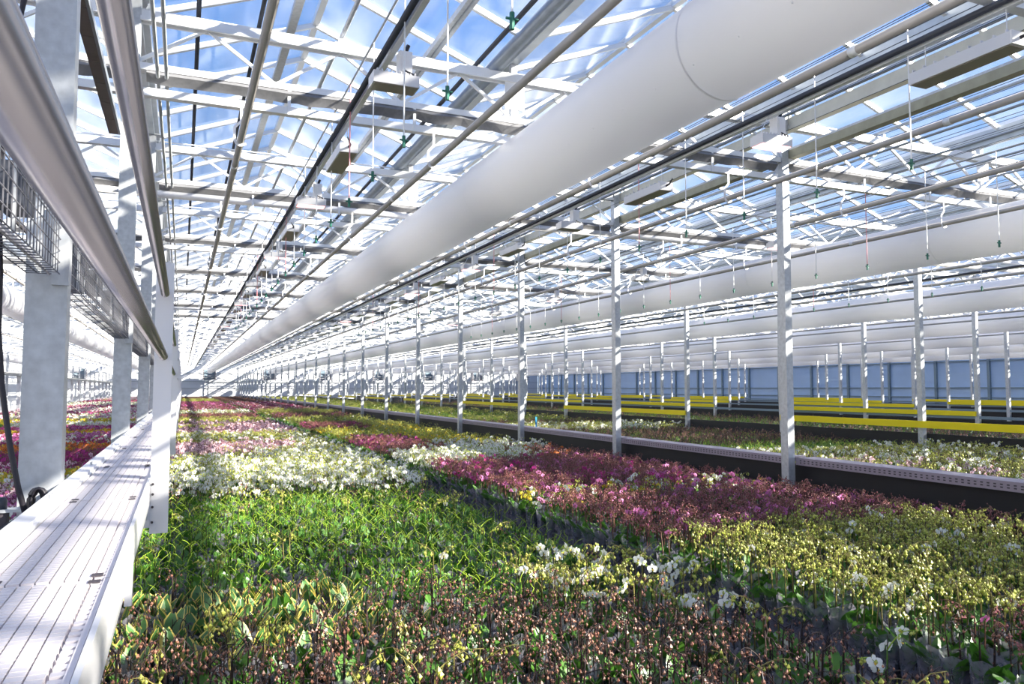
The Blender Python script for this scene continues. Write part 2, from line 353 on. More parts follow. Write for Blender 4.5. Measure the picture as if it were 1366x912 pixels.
dA = diag(-0.60, ZB + 0.02, 0, ZT - 0.03); dB = diag(0, ZT - 0.03, 0.60, ZB + 0.02)
def scr_fn(b):
    n = 60; vs_ = []; fs = []
    rr = random.Random(3)
    for i in range(n + 1):
        x = 0.12 + (SPAN - 0.24) * i / n; dz = -0.015 * abs(math.sin(i * 0.9)) - 0.02 * rr.random()
        for yy, zz in ((-0.04, ZB - 0.031), (-0.07, ZB - 0.06 + dz / 2), (0.0, ZB - 0.115 + dz), (0.07, ZB - 0.06 + dz / 2), (0.04, ZB - 0.031)): vs_.append((x, yy, zz))
    for i in range(n):
        for k in range(5): fs.append((i * 5 + k, i * 5 + (k + 1) % 5, (i + 1) * 5 + (k + 1) % 5, (i + 1) * 5 + k))
    fs += [(4, 3, 2, 1, 0), tuple(n * 5 + k for k in range(5))]
    b.add(vs_, fs, 'screen')
scr_me = one(scr_fn, 'folded_screen_mesh')
gm = MB()
def girder_all(pipe):
    b = MB()
    b.box(0.06, SPAN - 0.06, -0.045, 0.045, ZT - 0.05, ZT + 0.04, 'alu'); b.box(0.06, SPAN - 0.06, -0.05, 0.05, ZB - 0.03, ZB + 0.03, 'alu')
    if pipe: b.path([(0.10, 0, ZLOW + 0.04), (SPAN - 0.1, 0, ZLOW + 0.04)], 0.05, 'white', 8)
    else: b.box(0.10, SPAN - 0.10, -0.04, 0.04, ZLOW - 0.035, ZLOW + 0.035, 'alu')
    for x in TOPN: b.bar((x - 0.6, 0, ZB), (x, 0, ZT), 0.028, 0.028, 'alu'); b.bar((x, 0, ZT), (x + 0.6, 0, ZB), 0.028, 0.028, 'alu')
    for x in (half, ): b.box(x - 0.035, x + 0.035, -0.03, 0.03, ZB, ZG - 0.152, 'alu')
    for x in BOTN[1:-1]: b.box(x - 0.014, x + 0.014, -0.05, -0.035, ZLOW, ZB, 'alu')
    b.box(0, SPAN, 0.11, 0.13, ZT + 0.105, ZT + 0.125, 'alu')
    return b.mesh('lattice_girder_mesh')
gfar = girder_all(False); gfarp = girder_all(True)
spanname = {-2: 'over the outermost left house', -1: 'over the colourful left bed', 0: 'over the main orchid bed', 1: 'over the bed behind the lavender ledge'}
for n in range(N_LO, N_HI + 1):
    for k in range(-4 if n >= 0 else 0, 26):
        y = Y0 + BAY * k; near = (n in (0, 1, -1) and 1 <= k <= (7 if n == 0 else 4))
        pipe = (k % 4 == 2)
        if k < 1: lab = f'lattice girder beside the camera {spanname.get(n, f"over the {ORD[max(n, 0)]} house right of the main one")}'
        elif near or (n == 0 and k <= 12): lab = f'white lattice girder, {ORD[k]} one in view {spanname[n]}'
        else: lab = f'small distant lattice girder {spanname.get(n, f"over the {ORD[max(n, 0)]} house right of the main one")}'
        grp = f'lattice girders {spanname.get(n, f"over the {ORD[max(n, 0)]} house right of the main one")}'
        if not near:
            tag(ob('lattice_girder', gfarp if pipe else gfar, None, (ROWX(n), y, 0), scale=(0.98 if n == N_HI else 1, 1, 1)), lab, 'girder', grp)
            if k < 8 and n in (0, 1): pass
            continue
        t = thing('lattice_girder', lab, 'girder', (ROWX(n), y, 0), grp)
        ob('top_chord', g_top, t); ob('bottom_chord', g_bot, t); ob('tie_rod', g_rod, t)
        ob('hung_beam', g_lowp if pipe else g_low, t)
        for x in TOPN: ob('diagonal', dA, t, (x, 0, 0)); ob('diagonal', dB, t, (x, 0, 0))
        for x in BOTN[1:-1]: ob('hanger', g_han, t, (x + 0.12, 0, 0))
        ob('centre_stub', g_stub, t, (half, 0, 0))
        for x in (half / 2, half * 1.5): ob('rod_stub', g_stub2, t, (x, 0.06, 0))
        tag(ob('folded_screen', scr_me, None, (ROWX(n), y, 0)), f'grey folded cloth under the {ORD[k]} girder in view {spanname[n]}', 'shade cloth', f'folded shade cloths {spanname[n]}')

# ---------------------------------------------------------------- long pipes, rails and ducts
YP0, YP1 = -6, 105
pipe_me = one(lambda b: b.path([(0, YP0, 0), (0, YP1, 0)], 0.031, 'pipe', 14), 'heating_pipe_mesh', True)
coup = one(lambda b: b.path([(0, -0.03, 0), (0, 0.03, 0)], 0.036, 'alu', 14), 'coupling_mesh', True)
def hook_fn(b):
    pts = [(0.0, 0, 0.34), (0.0, 0, 0.17), (-0.055, 0, 0.11), (-0.055, 0, 0.0), (-0.035, 0, -0.04), (0.0, 0, -0.052), (0.045, 0, -0.03)]
    for a, c in zip(pts[:-1], pts[1:]): b.bar(a, c, 0.022, 0.010, 'white', up=(0, 1, 0))
hook = one(hook_fn, 'pipe_hook_mesh')
ZP = 2.23
pos_in_span = ['leftmost', 'second', 'third', 'rightmost']
for n in range(-2, 7):
    for j in range(4):
        x = ROWX(n) + SPAN * (2 * j + 1) / 8
        where = spanname.get(n, f'over the {ORD[n]} house beyond the main bed' if n > 1 else '')
        t = thing('heating_pipe', f'grey heating pipe, {pos_in_span[j]} of four {where}', 'pipe', (x, 0, ZP), 'heating pipes under the roof')
        ob('pipe', pipe_me, t)
        if -1 <= n <= 1:
            for k in range(1, 8): ob('pipe_hook', hook, t, (0, Y0 + BAY * k - 0.10, 0))
            for k in range(6): ob('coupling', coup, t, (0, 2.3 + 5.8 * k + 0.7 * j, 0))
# lamp rails
lr = one(lambda b: (b.box(-0.02, 0.02, YP0, YP1, -0.025, 0.025, 'alu')), 'lamp_rail_mesh')
lrb = one(lambda b: b.path([(-0.05, YP0, 0.012), (-0.05, YP1, 0.012)], 0.024, 'dark', 10), 'black_conduit_mesh', True)
for n in (-1, 0, 1, 2):
    for j, x in enumerate((1.85, 5.37)):
        t = thing('lamp_rail', f'{("left", "right")[j]} lamp rail with black conduit {spanname.get(n, "over the second house beyond the main bed")}', 'rail', (ROWX(n) + x, 0, 2.50))
        ob('rail', lr, t); ob('black_conduit', lrb, t)
# other lengthwise tubes
def tube_thing(name, label, cat, x, z, r, key, n=10, y0=YP0, y1=YP1, grp=None):
    return tag(ob(name, one(lambda b: b.path([(0, y0, 0), (0, y1, 0)], r, key, n), name + '_mesh', True), None, (x, 0, z)), label, cat, grp)
tube_thing('conduit', 'thin conduit with shade painted black, nearest the left posts high under the roof', 'conduit', 0.06, 3.50, 0.022, 'dark')  # tube darkened only by shade, painted here as black
tube_thing('conduit', 'conduit with shade painted black, high beside the leftmost heating pipe of the main house', 'conduit', 0.60, 3.48, 0.02, 'dark')  # black colour stands in for the shade on this tube
tube_thing('conduit', 'black conduit under the middle gutter of the main house', 'conduit', 2.78, 3.42, 0.025, 'dark')
tube_thing('vent_shaft', 'grey vent drive shaft below the left ridge of the main house', 'shaft', 1.36, 3.44, 0.022, 'galv')
tube_thing('vent_shaft', 'grey vent drive shaft below the right ridge of the main house', 'shaft', 4.97, 3.44, 0.022, 'galv')
tube_thing('vent_shaft', 'grey vent drive shaft below the first ridge past the lavender ledge', 'shaft', 8.58, 3.44, 0.022, 'galv')
tube_thing('supply_pipe', 'wide blue-grey pipe beside the middle gutter of the main house', 'pipe', 2.98, 3.40, 0.075, 'steelblue', 14)
tag(ob('box_beam', one(lambda b: (b.box(-0.05, 0.05, YP0, YP1, -0.03, 0.03, 'galv'), b.box(-0.005, 0.005, YP0, YP1, -0.04, -0.03, 'steelblue')), 'box_beam_mesh'), None, (2.32, 0, 3.5)), 'light grey box beam high left of the middle gutter', 'beam')
tag(ob('box_beam', one(lambda b: (b.box(-0.04, 0.04, YP0, YP1, -0.03, 0.03, 'galv')), 'box_beam_mesh'), None, (0.92, 0, 3.6)), 'light grey box beam high right of the leftmost heating pipe', 'beam')
for i, (x, z) in enumerate(((3.70, 3.02), (4.15, 2.96), (4.62, 3.05), (5.55, 3.02), (6.05, 3.0), (7.35, 3.05), (8.1, 3.0), (8.9, 3.02), (9.7, 3.0), (10.6, 3.02), (11.4, 3.0))):
    tube_thing('drive_pipe', f'thin blue-grey screen drive pipe, {ORD[i + 1]} counted right from the white duct', 'pipe', x, z, 0.016, 'steelblue', 8, grp='screen drive pipes')
tube_thing('conduit', 'left tube of the thin vertical-looking tube pair beside the left posts', 'conduit', -0.26, 2.72, 0.016, 'galv')
tube_thing('conduit', 'right tube of the thin tube pair beside the left posts', 'conduit', -0.19, 2.72, 0.016, 'galv')
tag(ob('eaves_beam', one(lambda b: (b.box(-0.05, 0.05, YP0, YP1, -0.075, 0.075, 'cream')), 'cream_beam_mesh'), None, (6.87, 0, 3.26)), 'cream lengthwise beam at the top of the lavender-ledge posts', 'beam')
tag(ob('eaves_beam', one(lambda b: (b.box(-0.055, 0.055, YP0, YP1, -0.05, 0.05, 'olive'), b.box(-0.055, -0.045, YP0, YP1, 0.05, 0.075, 'galv')), 'olive_beam_mesh'), None, (6.87, 0, 2.88)), 'lengthwise galvanised beam below the cream beam, green plant bounce painted into its colour', 'beam')
# screen wires
wm = MB()
for x in np.arange(3.6, 14.0, 0.36):
    if 6.4 < x < 7.05: continue
    wm.path([(x, YP0, 2.86), (x, 70, 2.86)], 0.0035, 'dark', 4)
    wm.path([(x + .17, YP0, 3.14), (x + .17, 70, 3.14)], 0.0035, 'dark', 4)
tag(ob('screen_wires', wm.mesh('screen_wires_mesh')), 'fine dark parallel support wires stretched under the roof glass', 'wire', kind='stuff')

# air ducts
def duct_fn(b, n=36):
    ys = [-5 + 1.0 * i for i in range(109)]; rr = random.Random(5)
    vs_ = []; fs = []
    for i, y in enumerate(ys):
        sag = 0.006 * math.cos(y * math.pi / 2)
        for k in range(n):
            t = 2 * math.pi * k / n; r = 0.345 + 0.004 * math.cos(2 * t) + 0.002 * rr.random()
            vs_.append((r * math.cos(t), y, r * math.sin(t) + sag))
    for i in range(len(ys) - 1):
        for k in range(n): fs.append((i * n + k, (i + 1) * n + k, (i + 1) * n + (k + 1) % n, i * n + (k + 1) % n))
    fs.append(tuple(range(n))); b.add(vs_, fs, 'duct')
duct_me = one(duct_fn, 'air_duct_mesh', True)
def eyelet_fn(b):
    for k in range(8): b.add([(0.007 * math.cos(k * .785), 0.007 * math.sin(k * .785), 0) for k in range(8)] + [(0, 0, 0.004)], [(i, (i + 1) % 8, 8) for i in range(8)], 'hole')
eye = one(eyelet_fn, 'air_hole_mesh')
seam = one(lambda b: b.path([(0, -5, 0), (0, 103, 0)], 0.006, 'hole', 6), 'duct_seam_mesh')
band_me = one(lambda b: [b.add([(r * math.cos(2 * math.pi * k / 36), yy, r * math.sin(2 * math.pi * k / 36)) for r, yy in ((0.351, -0.012), (0.353, 0.0), (0.351, 0.012)) for k in range(36)],
        [(i * 36 + k, (i + 1) * 36 + k, (i + 1) * 36 + (k + 1) % 36, i * 36 + (k + 1) % 36) for i in range(2) for k in range(36)], 'duct')], 'duct_band_mesh', True)
ductname = {-2: 'in the outermost left house', -1: 'over the colourful left bed', 0: 'over the main orchid bed, largest of all', 1: 'just behind the lavender-ledge posts', 2: 'second one behind the lavender ledge', 3: 'third one behind the lavender ledge', 4: 'fourth one behind the lavender ledge', 5: 'fifth one behind the lavender ledge', 6: 'nearest the blue wall'}
for n in range(-2, 7):
    t = thing('air_duct', f'long round white air duct {ductname[n]}', 'duct', (ROWX(n) + half, 0, 2.19), 'white air ducts')
    ob('tube', duct_me, t)
    if n in (0, 1):
        for a in (215, ):
            ca, sa = math.cos(math.radians(a)), math.sin(math.radians(a))
            for k in range(30):
                q = Vector((ca, 0, sa)).to_track_quat('Z', 'Y').to_euler()
                ob('air_hole', eye, t, (0.349 * ca, 3.0 + 0.42 * k, 0.349 * sa), q)
        for k in range(8): ob('band', band_me, t, (0, Y0 + 4 * k + 0.6, 0.004))
    # fan at the far end
    f = thing('duct_fan', f'dark fan at the far end of the duct {ductname[n].split(",")[0]}', 'fan', (ROWX(n) + half, 104.6, 1.2), 'fans at the duct ends')
    ob('housing', one(lambda b: (b.box(-0.75, -0.65, 0, 0.9, -0.1, 1.2, 'plate'), b.box(0.65, 0.75, 0, 0.9, -0.1, 1.2, 'plate'), b.box(-0.75, 0.75, 0.85, 0.95, -0.1, 1.2, 'wallsteel'), b.box(-0.1, 0.1, 0.95, 2.68, 0.3, 0.5, 'plate')), 'fan_housing_mesh'), f)
    for z in (-0.1, 0.15, 0.4): ob('louvre', one(lambda b: b.bar((-0.9, 0, z), (0.9, 0, z), 0.4, 0.06, 'plate'), 'louvre_mesh'), f)

# grow lamps
def lamp(x, y, lengthwise, lit, label):
    t = thing('grow_lamp', label, 'lamp', (x, y, 2.20), 'grow lamps under the rails', (0, 0, math.pi / 2 if lengthwise else 0))
    L = 0.375 if lengthwise else 0.17
    def body(b):
        b.box(-L, L, -0.085, 0.085, 0.0, 0.085, 'lampside')
        for k in range(9):
            xx = -L + 0.03 + (2 * L - 0.06) * k / 8; b.box(xx - 0.004, xx + 0.004, -0.08, 0.08, 0.085, 0.105, 'lampside')
    ob('housing', one(body, 'lamp_housing_mesh'), t)
    ob('light_panel', one(lambda b: b.box(-L + 0.012, L - 0.012, -0.075, 0.075, -0.006, 0.0, 'ledon' if lit else 'lampface'), 'light_panel_mesh'), t)
    if not lengthwise:
        ob('ballast_box', one(lambda b: (b.box(0.03, 0.125, -0.05, 0.05, 0.10, 0.275, 'cream_box'), b.box(0.045, 0.11, -0.058, -0.05, 0.12, 0.255, 'cream_box')), 'ballast_box_mesh'), t)
        ob('cable', one(lambda b: b.path([(0.07, -0.05, 0.13), (0.075, -0.075, 0.11), (0.12, -0.075, 0.10), (0.14, -0.05, 0.085)], 0.007, 'cable', 6), 'lamp_cable_mesh'), t)
        ob('plug', one(lambda b: b.path([(0.08, -0.02, 0.275), (0.10, -0.03, 0.33)], 0.015, 'cable', 8), 'plug_mesh'), t)
    else:
        ob('end_cap', one(lambda b: b.box(-L - 0.012, -L, -0.085, 0.085, 0.0, 0.088, 'cream_box'), 'end_cap_mesh'), t)
        ob('plug', one(lambda b: b.path([(-L - 0.012, 0, 0.05), (-L - 0.07, 0, 0.055), (-L - 0.2, 0.05, 0.08)], [0.012, 0.010, 0.005], 'cable', 8), 'plug_mesh'), t)
    for sx in (-1, 1): ob('hanging_wire', one(lambda b: b.path([(sx * L * 0.8, 0, 0.085), (sx * L * 0.8 if lengthwise else sx * 0.022, 0, 0.30)], 0.0035, 'alu', 5), 'hanging_wire_mesh'), t)
lit_left = {1, 2, 4, 6}; lit_right = {0, 2, 3, 5}
for k in range(11):
    for side, x in (('left', 1.38), ('right', 4.90)):
        lit = k in (lit_left if side == 'left' else lit_right)
        lamp(x, 5.45 + 4 * k, False, lit, f'{"glowing pink" if lit else "unlit grey"} crosswise lamp, {ORD[k + 1]} under the {side} rail of the main house')
        lamp(x, 3.55 + 3.95 * k, True, False, f'unlit lengthwise lamp, {ORD[k + 1]} under the {side} rail of the main house')
for k in range(6):
    lamp(ROWX(1) + 1.85, 9.45 + 4 * k, False, k % 2 == 0, f'{"glowing pink" if k % 2 == 0 else "unlit grey"} grow lamp, {ORD[k + 1]} above the bed behind the lavender ledge')

# misting nozzles
def noz(red):
    a = one(lambda b: b.path([(0, 0, 0.06), (0, 0, 1.105)], 0.0055, 'red' if red else 'alu', 6), 'drop_tube_mesh')
    c = one(lambda b: (b.path([(0, 0, -0.02), (0, 0, 0.06)], 0.012, 'green', 8), b.path([(-0.03, 0, 0.03), (0.03, 0, 0.03)], 0.007, 'green', 6)), 'nozzle_mesh')
    return a, c
nz = [noz(False), noz(True)]
linename = ['under the left ridge of the main house', 'under the right ridge of the main house', 'in front of the second duct behind the posts', 'behind the second duct']
for li, x in enumerate((1.335, 4.945, 8.60, 12.2)):
    tube_thing('misting_line', f'thin misting supply tube {linename[li]}', 'tube', x, 2.745, 0.009, 'galv', 8, 1.0, 60)
    for k in range(22 if li < 3 else 14):
        y = 3.13 + 0.93 * k + (0 if li == 0 else 0.9)
        lab = f'misting nozzle, {ORD[k + 1]} from the camera {linename[li]}' if k < 12 else f'small distant misting tube with dark nozzle {linename[li]}'
        t = thing('misting_nozzle', lab, 'nozzle', (x, y, 1.64), f'misting nozzles {linename[li]}')
        a, c = nz[1 if (k % 5 == 4) else 0]; ob('drop_tube', a, t); ob('nozzle', c, t)

# ---------------------------------------------------------------- white walkway with railing (left)
WZ = -0.36; WX0, WX1 = -0.40, -0.107; PITCH = 1.17; JY = 1.68
wk = thing('walkway', 'long white grated walkway along the left posts', 'walkway', (0, 0, WZ))
def panel_fn(b):
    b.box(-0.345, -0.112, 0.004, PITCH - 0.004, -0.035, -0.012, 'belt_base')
    nx = 8; w = 0.19 / nx
    for i in range(nx):
        x0 = -0.338 + i * w
        for j in range(58):
            y = 0.008 + j * (PITCH - 0.016) / 58
            b.box(x0 + 0.0015, x0 + w - 0.0015, y, y + 0.0165, -0.012, 0.0, 'belt')
    for j in range(39):
        y = 0.008 + j * (PITCH - 0.016) / 39
        b.box(-0.145, -0.128, y, y + 0.016, -0.012, -0.001, 'belt')
    b.box(-0.128, -0.119, 0.004, PITCH - 0.004, -0.012, 0.0, 'belt')
panel_me = one(panel_fn, 'grating_panel_mesh')
slot_me = one(lambda b: (b.box(-0.010, 0.010, -0.012, 0.012, 0.0, 0.0015, 'slot')), 'slot_mesh')
lip_r = one(lambda b: (b.box(-0.116, -0.107, -4, 60, -0.012, 0.006, 'white')), 'edge_lip_mesh')
lip_l = one(lambda b: (b.box(-0.40, -0.352, -4, 60, -0.012, 0.015, 'white'), b.box(-0.352, -0.343, -4, 60, -0.02, 0.004, 'white')), 'kerb_strip_mesh')
skirt = one(lambda b: (b.box(-0.113, -0.107, -4, 60, -0.10, -0.012, 'white')), 'skirt_board_mesh')
skirt_l = one(lambda b: (b.box(-0.40, -0.394, -4, 60, -0.10, -0.012, 'white')), 'skirt_board_mesh')
for k in range(-3, 48):
    y = JY + PITCH * k
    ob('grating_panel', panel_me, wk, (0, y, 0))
    if -1 <= k < 14:
        for dx in (-0.142, -0.31):
            for dy in (-0.028, 0.028): ob('slot', slot_me, wk, (dx, y + dy, 0.0005))
        for dy in (-0.03, 0.03): ob('bolt', one(lambda b: b.path([(0, 0, 0), (0, 0, 0.012)], 0.005, 'galv', 8), 'bolt_mesh'), wk, (-0.372, y + dy, 0.015))
ob('edge_lip', lip_r, wk); ob('kerb_strip', lip_l, wk); ob('skirt_board', skirt, wk); ob('skirt_board', skirt_l, wk)
for k in range(14):
    ob('support_arm', one(lambda b: b.box(-0.47, -0.115, -0.03, 0.03, -0.16, -0.10, 'galv'), 'support_arm_mesh'), wk, (0, Y0 + BAY * k + 0.10, 0))
    ob('leg_bracket', one(lambda b: b.box(-0.107, -0.092, -0.02, 0.02, -0.12, -0.004, 'white'), 'leg_bracket_mesh'), wk, (0, 1.95 + BAY * k, 0))

rl = thing('railing', 'white railing with two grey tubes on flat white posts along the walkway', 'railing', (0, 0, WZ))
def wpost_fn(b):
    b.box(-0.107, -0.040, -0.006, 0.0, -0.215, 0.87, 'white')
    b.box(-0.107, -0.100, 0.0, 0.05, -0.215, 0.87, 'white'); b.box(-0.046, -0.040, 0.0, 0.05, -0.215, 0.87, 'white')
    b.add([(-0.107, -0.012, -0.0), (-0.107, -0.012, -0.19), (-0.125, -0.012, -0.19), (-0.107, -0.002, -0.0), (-0.107, -0.002, -0.19), (-0.125, -0.002, -0.19)], [(0, 1, 2), (5, 4, 3), (0, 2, 5, 3), (1, 4, 5, 2), (0, 3, 4, 1)], 'white')
wpost = one(wpost_fn, 'railing_post_mesh')
def tube_seg(z):
    return one(lambda b: b.path([(-0.072, -4.0, z), (-0.072, 60, z)], 0.0165, 'rail', 20), 'rail_tube_mesh', True)
for z in (0.49, 0.745): ob('rail_tube', tube_seg(z), rl)
bolt2 = one(lambda b: b.path([(0, 0, 0), (0, -0.006, 0)], 0.005, 'slot', 6), 'post_bolt_mesh')
for k in range(-1, 14):
    y = 3.42 + BAY * k
    ob('railing_post', wpost, rl, (0, y, 0))
    if 0 <= k < 3:
        for z in (-0.02, -0.06, -0.11, -0.17): ob('bolt', bolt2, rl, (-0.098, y - 0.006, z))

# wire mesh cable trays between the left posts
def wiretray_fn(b):
    yy0, yy1, z0, z1 = 0.07, BAY - 0.07, 0.42, 0.72
    xr, xl = -0.425, -0.53
    for z in np.linspace(z0 + 0.0, z1, 8): b.path([(xr, yy0, z), (xr, yy1, z)], 0.0022, 'mesh', 4)
    for y in np.arange(yy0, yy1 + 0.01, 0.055): b.path([(xr, y, z0), (xr, y, z1)], 0.0022, 'mesh', 4)
    for y in np.arange(yy0, yy1 + 0.01, 0.055): b.path([(xr, y, z0), (xl, y, z0)], 0.0022, 'mesh', 4)
    for x in np.linspace(xl, xr, 4)[:-1]: b.path([(x, yy0, z0), (x, yy1, z0)], 0.0022, 'mesh', 4)
wt = one(wiretray_fn, 'wire_grid_mesh')
frame_me = one(lambda b: [b.box(-0.432, -0.420, y - 0.008, y + 0.008, 0.42, 0.72, 'galv') for y in (0.5, 1.4, 2.4, 3.4)], 'tray_upright_mesh')
upr = one(lambda b: b.box(-0.434, -0.426, -0.010, 0.010, 0.42, 0.72, 'galv'), 'tray_upright_mesh')
plate = one(lambda b: b.add([(-0.55, 1.6, 0.53), (-0.55, 3.93, 0.53), (-0.46, 3.93, 0.415), (-0.46, 1.6, 0.425), (-0.55, 1.6, 0.535), (-0.55, 3.93, 0.535), (-0.455, 3.93, 0.42), (-0.455, 1.6, 0.43)],
    [(0, 1, 2, 3), (7, 6, 5, 4), (0, 3, 7, 4), (1, 5, 6, 2), (0, 4, 5, 1), (3, 2, 6, 7)], 'plate'), 'tray_plate_mesh')
blk = one(lambda b: b.box(-0.52, -0.445, -0.10, 0.10, 0, 0.13, 'dark'), 'tray_box_mesh')
for i, k in enumerate((-1, 0, 1, 2)):
    y = Y0 + BAY * k
    lab = ['wire mesh cable tray in the upper left corner before the first post', 'wire mesh cable tray with black boxes between first and second left posts', 'wire mesh cable tray between second and third left posts', 'wire mesh cable tray between third and fourth left posts'][i]
    t = thing('wire_cable_tray', lab, 'cable tray', (0, y, 0), 'wire cable trays on the left posts')
    ob('wire_grid', wt, t); ob('tray_plate', plate, t)
    for yy in (0.5, 1.3, 2.2, 3.1): ob('upright', upr, t, (0, yy, 0))
    for yy, zz in ((0.75, 0.45), (0.95, 0.56), (1.7, 0.54), (2.7, 0.54), (3.4, 0.54)): ob('black_box', blk, t, (0, yy, zz))
# flat brown tray overhead
bt = thing('overhead_tray', 'dark brown segmented cable tray overhead between the first two left posts', 'cable tray', (0, 0, 2.17))
seg_me = one(lambda b: (b.box(-0.625, -0.555, 0.004, 0.396, 0, 0.012, 'tray')), 'tray_segment_mesh')
for k in range(14): ob('tray_segment', seg_me, bt, (0, 7.3 - 0.40 * (k + 1), 0))
ob('tray_edge', one(lambda b: b.box(-0.553, -0.535, 1.6, 7.3, 0, 0.05, 'steelblue'), 'tray_edge_mesh'), bt)
# cable, coil and bracket on the first left post
cpts = [(-0.53, 3.13, 1.75), (-0.545, 3.13, 1.40), (-0.60, 3.13, 1.05), (-0.60, 3.13, 0.65), (-0.588, 3.13, 0.40), (-0.585, 3.12, 0.2), (-0.567, 3.12, -0.0), (-0.535, 3.11, -0.2), (-0.505, 3.10, -0.34), (-0.475, 3.10, -0.45)]
tag(ob('power_cable', one(lambda b: b.path(cpts, 0.0095, 'cable', 10), 'power_cable_mesh', True)), 'black cable hanging down the front of the nearest left post', 'cable')
cz = MB()
for j in range(7):
    cz.path([(-0.452 + 0.010 * (j % 4 - 1.5) / 2 + 0.022 * math.cos(t) * (0.8 + 0.05 * j), 3.165 - 0.006 * j, -0.395 + 0.050 * math.sin(t) * (0.82 + 0.03 * j)) for t in np.linspace(0, 2 * math.pi, 21)], 0.0055, 'cable', 6, cap=False)
tag(ob('cable_coil', cz.mesh('cable_coil_mesh', True)), 'coiled black cable at the foot of the nearest left post', 'cable')
br = thing('post_bracket', 'small grey bracket shelf with black knob on the nearest left post', 'bracket', (-0.535, 3.2, -0.42))
ob('shelf', one(lambda b: (b.box(-0.12, 0.05, -0.06, 0.0, -0.005, 0.005, 'galv')), 'bracket_shelf_mesh'), br)
ob('knob', one(lambda b: b.path([(-0.03, -0.03, 0.005), (-0.03, -0.03, 0.035), (-0.03, -0.03, 0.045)], [0.018, 0.018, 0.012], 'dark', 12), 'knob_mesh', True), br)
ob('holder', one(lambda b: (b.box(-0.045, -0.01, -0.05, 0.0, -0.06, -0.005, 'slot')), 'bracket_holder_mesh'), br)
ob('strap', one(lambda b: b.bar((-0.02, -0.055, -0.07), (0.09, -0.055, 0.0), 0.01, 0.035, 'dark'), 'bracket_strap_mesh'), br)
ob('cap', one(lambda b: b.path([(0.0, -0.055, -0.068), (0.0, -0.065, -0.068)], 0.012, 'orange', 12), 'cap_mesh'), br)

# ---------------------------------------------------------------- benches, ledge, boards
def bench(x0, x1, y0, y1, label, top='bench'):
    t = thing('bench', label, 'bench', ((x0 + x1) / 2, 0, BENCH), 'plant benches'); w = (x1 - x0) / 2
    ob('bench_top', one(lambda b: b.box(-w, w, y0, y1, -0.05, 0, top), 'bench_top_mesh'), t)
    ob('bench_rim', one(lambda b: (b.box(-w - 0.012, -w, y0, y1, -0.06, 0.03, 'galv')), 'bench_rim_mesh'), t); ob('bench_rim', one(lambda b: b.box(w, w + 0.012, y0, y1, -0.06, 0.03, 'galv'), 'bench_rim_mesh'), t)
    lm = one(lambda b: b.box(-0.03, 0.03, -0.03, 0.03, FLOOR - BENCH, -0.05, 'galv'), 'bench_leg_mesh')
    for y in np.arange(max(y0, 2) + 0.5, 40, 4.0):
        for s in (-1, 1): ob('leg', lm, t, (s * (w - 0.2), float(y), 0))
bench(-0.38, 2.86, -3, 104, 'left half of the main orchid bench beside the walkway')
bench(3.28, 6.60, -3, 104, 'right half of the main orchid bench along the lavender ledge')
bench(-7.1, -0.60, -3, 104, 'bench under the colourful orchids on the left')
bench(6.98, 13.85, -3, 104, 'bench under the plants behind the lavender ledge')
bench(14.15, 21.0, 0, 104, 'bench under the plant strip behind the nearest yellow boards', 'bench')
for n, nm in ((3, 'third'), (4, 'fourth'), (5, 'fifth'), (6, 'last')):
    bench(ROWX(n) + 0.2, ROWX(n) + SPAN - 0.2, 0, 104, f'dark empty bench in the {nm} house right of the main one', 'black')

led = thing('ledge', 'long lavender grey perforated ledge between the right-hand posts', 'ledge', (XR, 0, -0.83))
def ledge_fn(b):
    b.box(0.06, 0.34, 0.07, BAY - 0.07, -0.012, 0.0, 'lav'); b.box(0.052, 0.06, 0.07, BAY - 0.07, -0.085, 0.003, 'lav'); b.box(0.34, 0.348, 0.07, BAY - 0.07, -0.08, 0.003, 'lav')
ledge_me = one(ledge_fn, 'ledge_section_mesh')
perf = MB()
for j in range(60):
    for zz in (-0.03, -0.055): perf.box(0.0495, 0.053, 0.12 + j * 0.063, 0.145 + j * 0.063, zz - 0.006, zz + 0.006, 'slot')
perf_me = perf.mesh('perforation_mesh')
for k in range(-1, 26):
    s_ = ob('ledge_section', ledge_me, led, (0, Y0 + BAY * k, 0))
    if k < 4: p_ = ob('perforations', perf_me, s_); p_['kind'] = 'stuff'
def board(name, x, y0, y1, z0, z1, key, label, cat, grp=None, th=0.03):
    return tag(ob(name, one(lambda b: b.box(-th / 2, th / 2, 0, y1 - y0, 0, z1 - z0, key), name + '_mesh'), None, (x, y0, z0)), label, cat, grp)
for n in range(1, 7):
    x = ROWX(n) + (0.10 if n == 1 else 0.0) + 0.07
    board('black_board', x, -3, 104, -1.75, -0.915, 'black', f'long black side board {"below the lavender ledge" if n == 1 else "below the nearest yellow boards" if n == 2 else f"in the {ORD[n - 1]} post row right of the ledge"}', 'board', 'black side boards')
    if n >= 3:
        board('grey_rail_board', x - 0.08, -3, 104, -0.88, -0.80, 'wallsteel', f'dark teal grey edge rail on the {ORD[n - 1]} post row right of the ledge', 'rail', 'edge rails on the far rows', 0.06)
    if n >= 2:
        for k, ys in enumerate(np.arange(7.33 - (0 if n != 3 else 0) + (n - 2) * 8.0 - (24 if n > 4 else 0), 100, 12.0)):
            if ys < -2: continue
            board('yellow_board', ROWX(n) - 0.08, float(ys), float(min(ys + 8.0, 103)), -0.80, -0.66, 'yellow', f'yellow safety board, {ORD[min(k + 1, 16)]} from the camera on the {ORD[n - 1]} row behind the ledge', 'board', 'yellow safety boards')
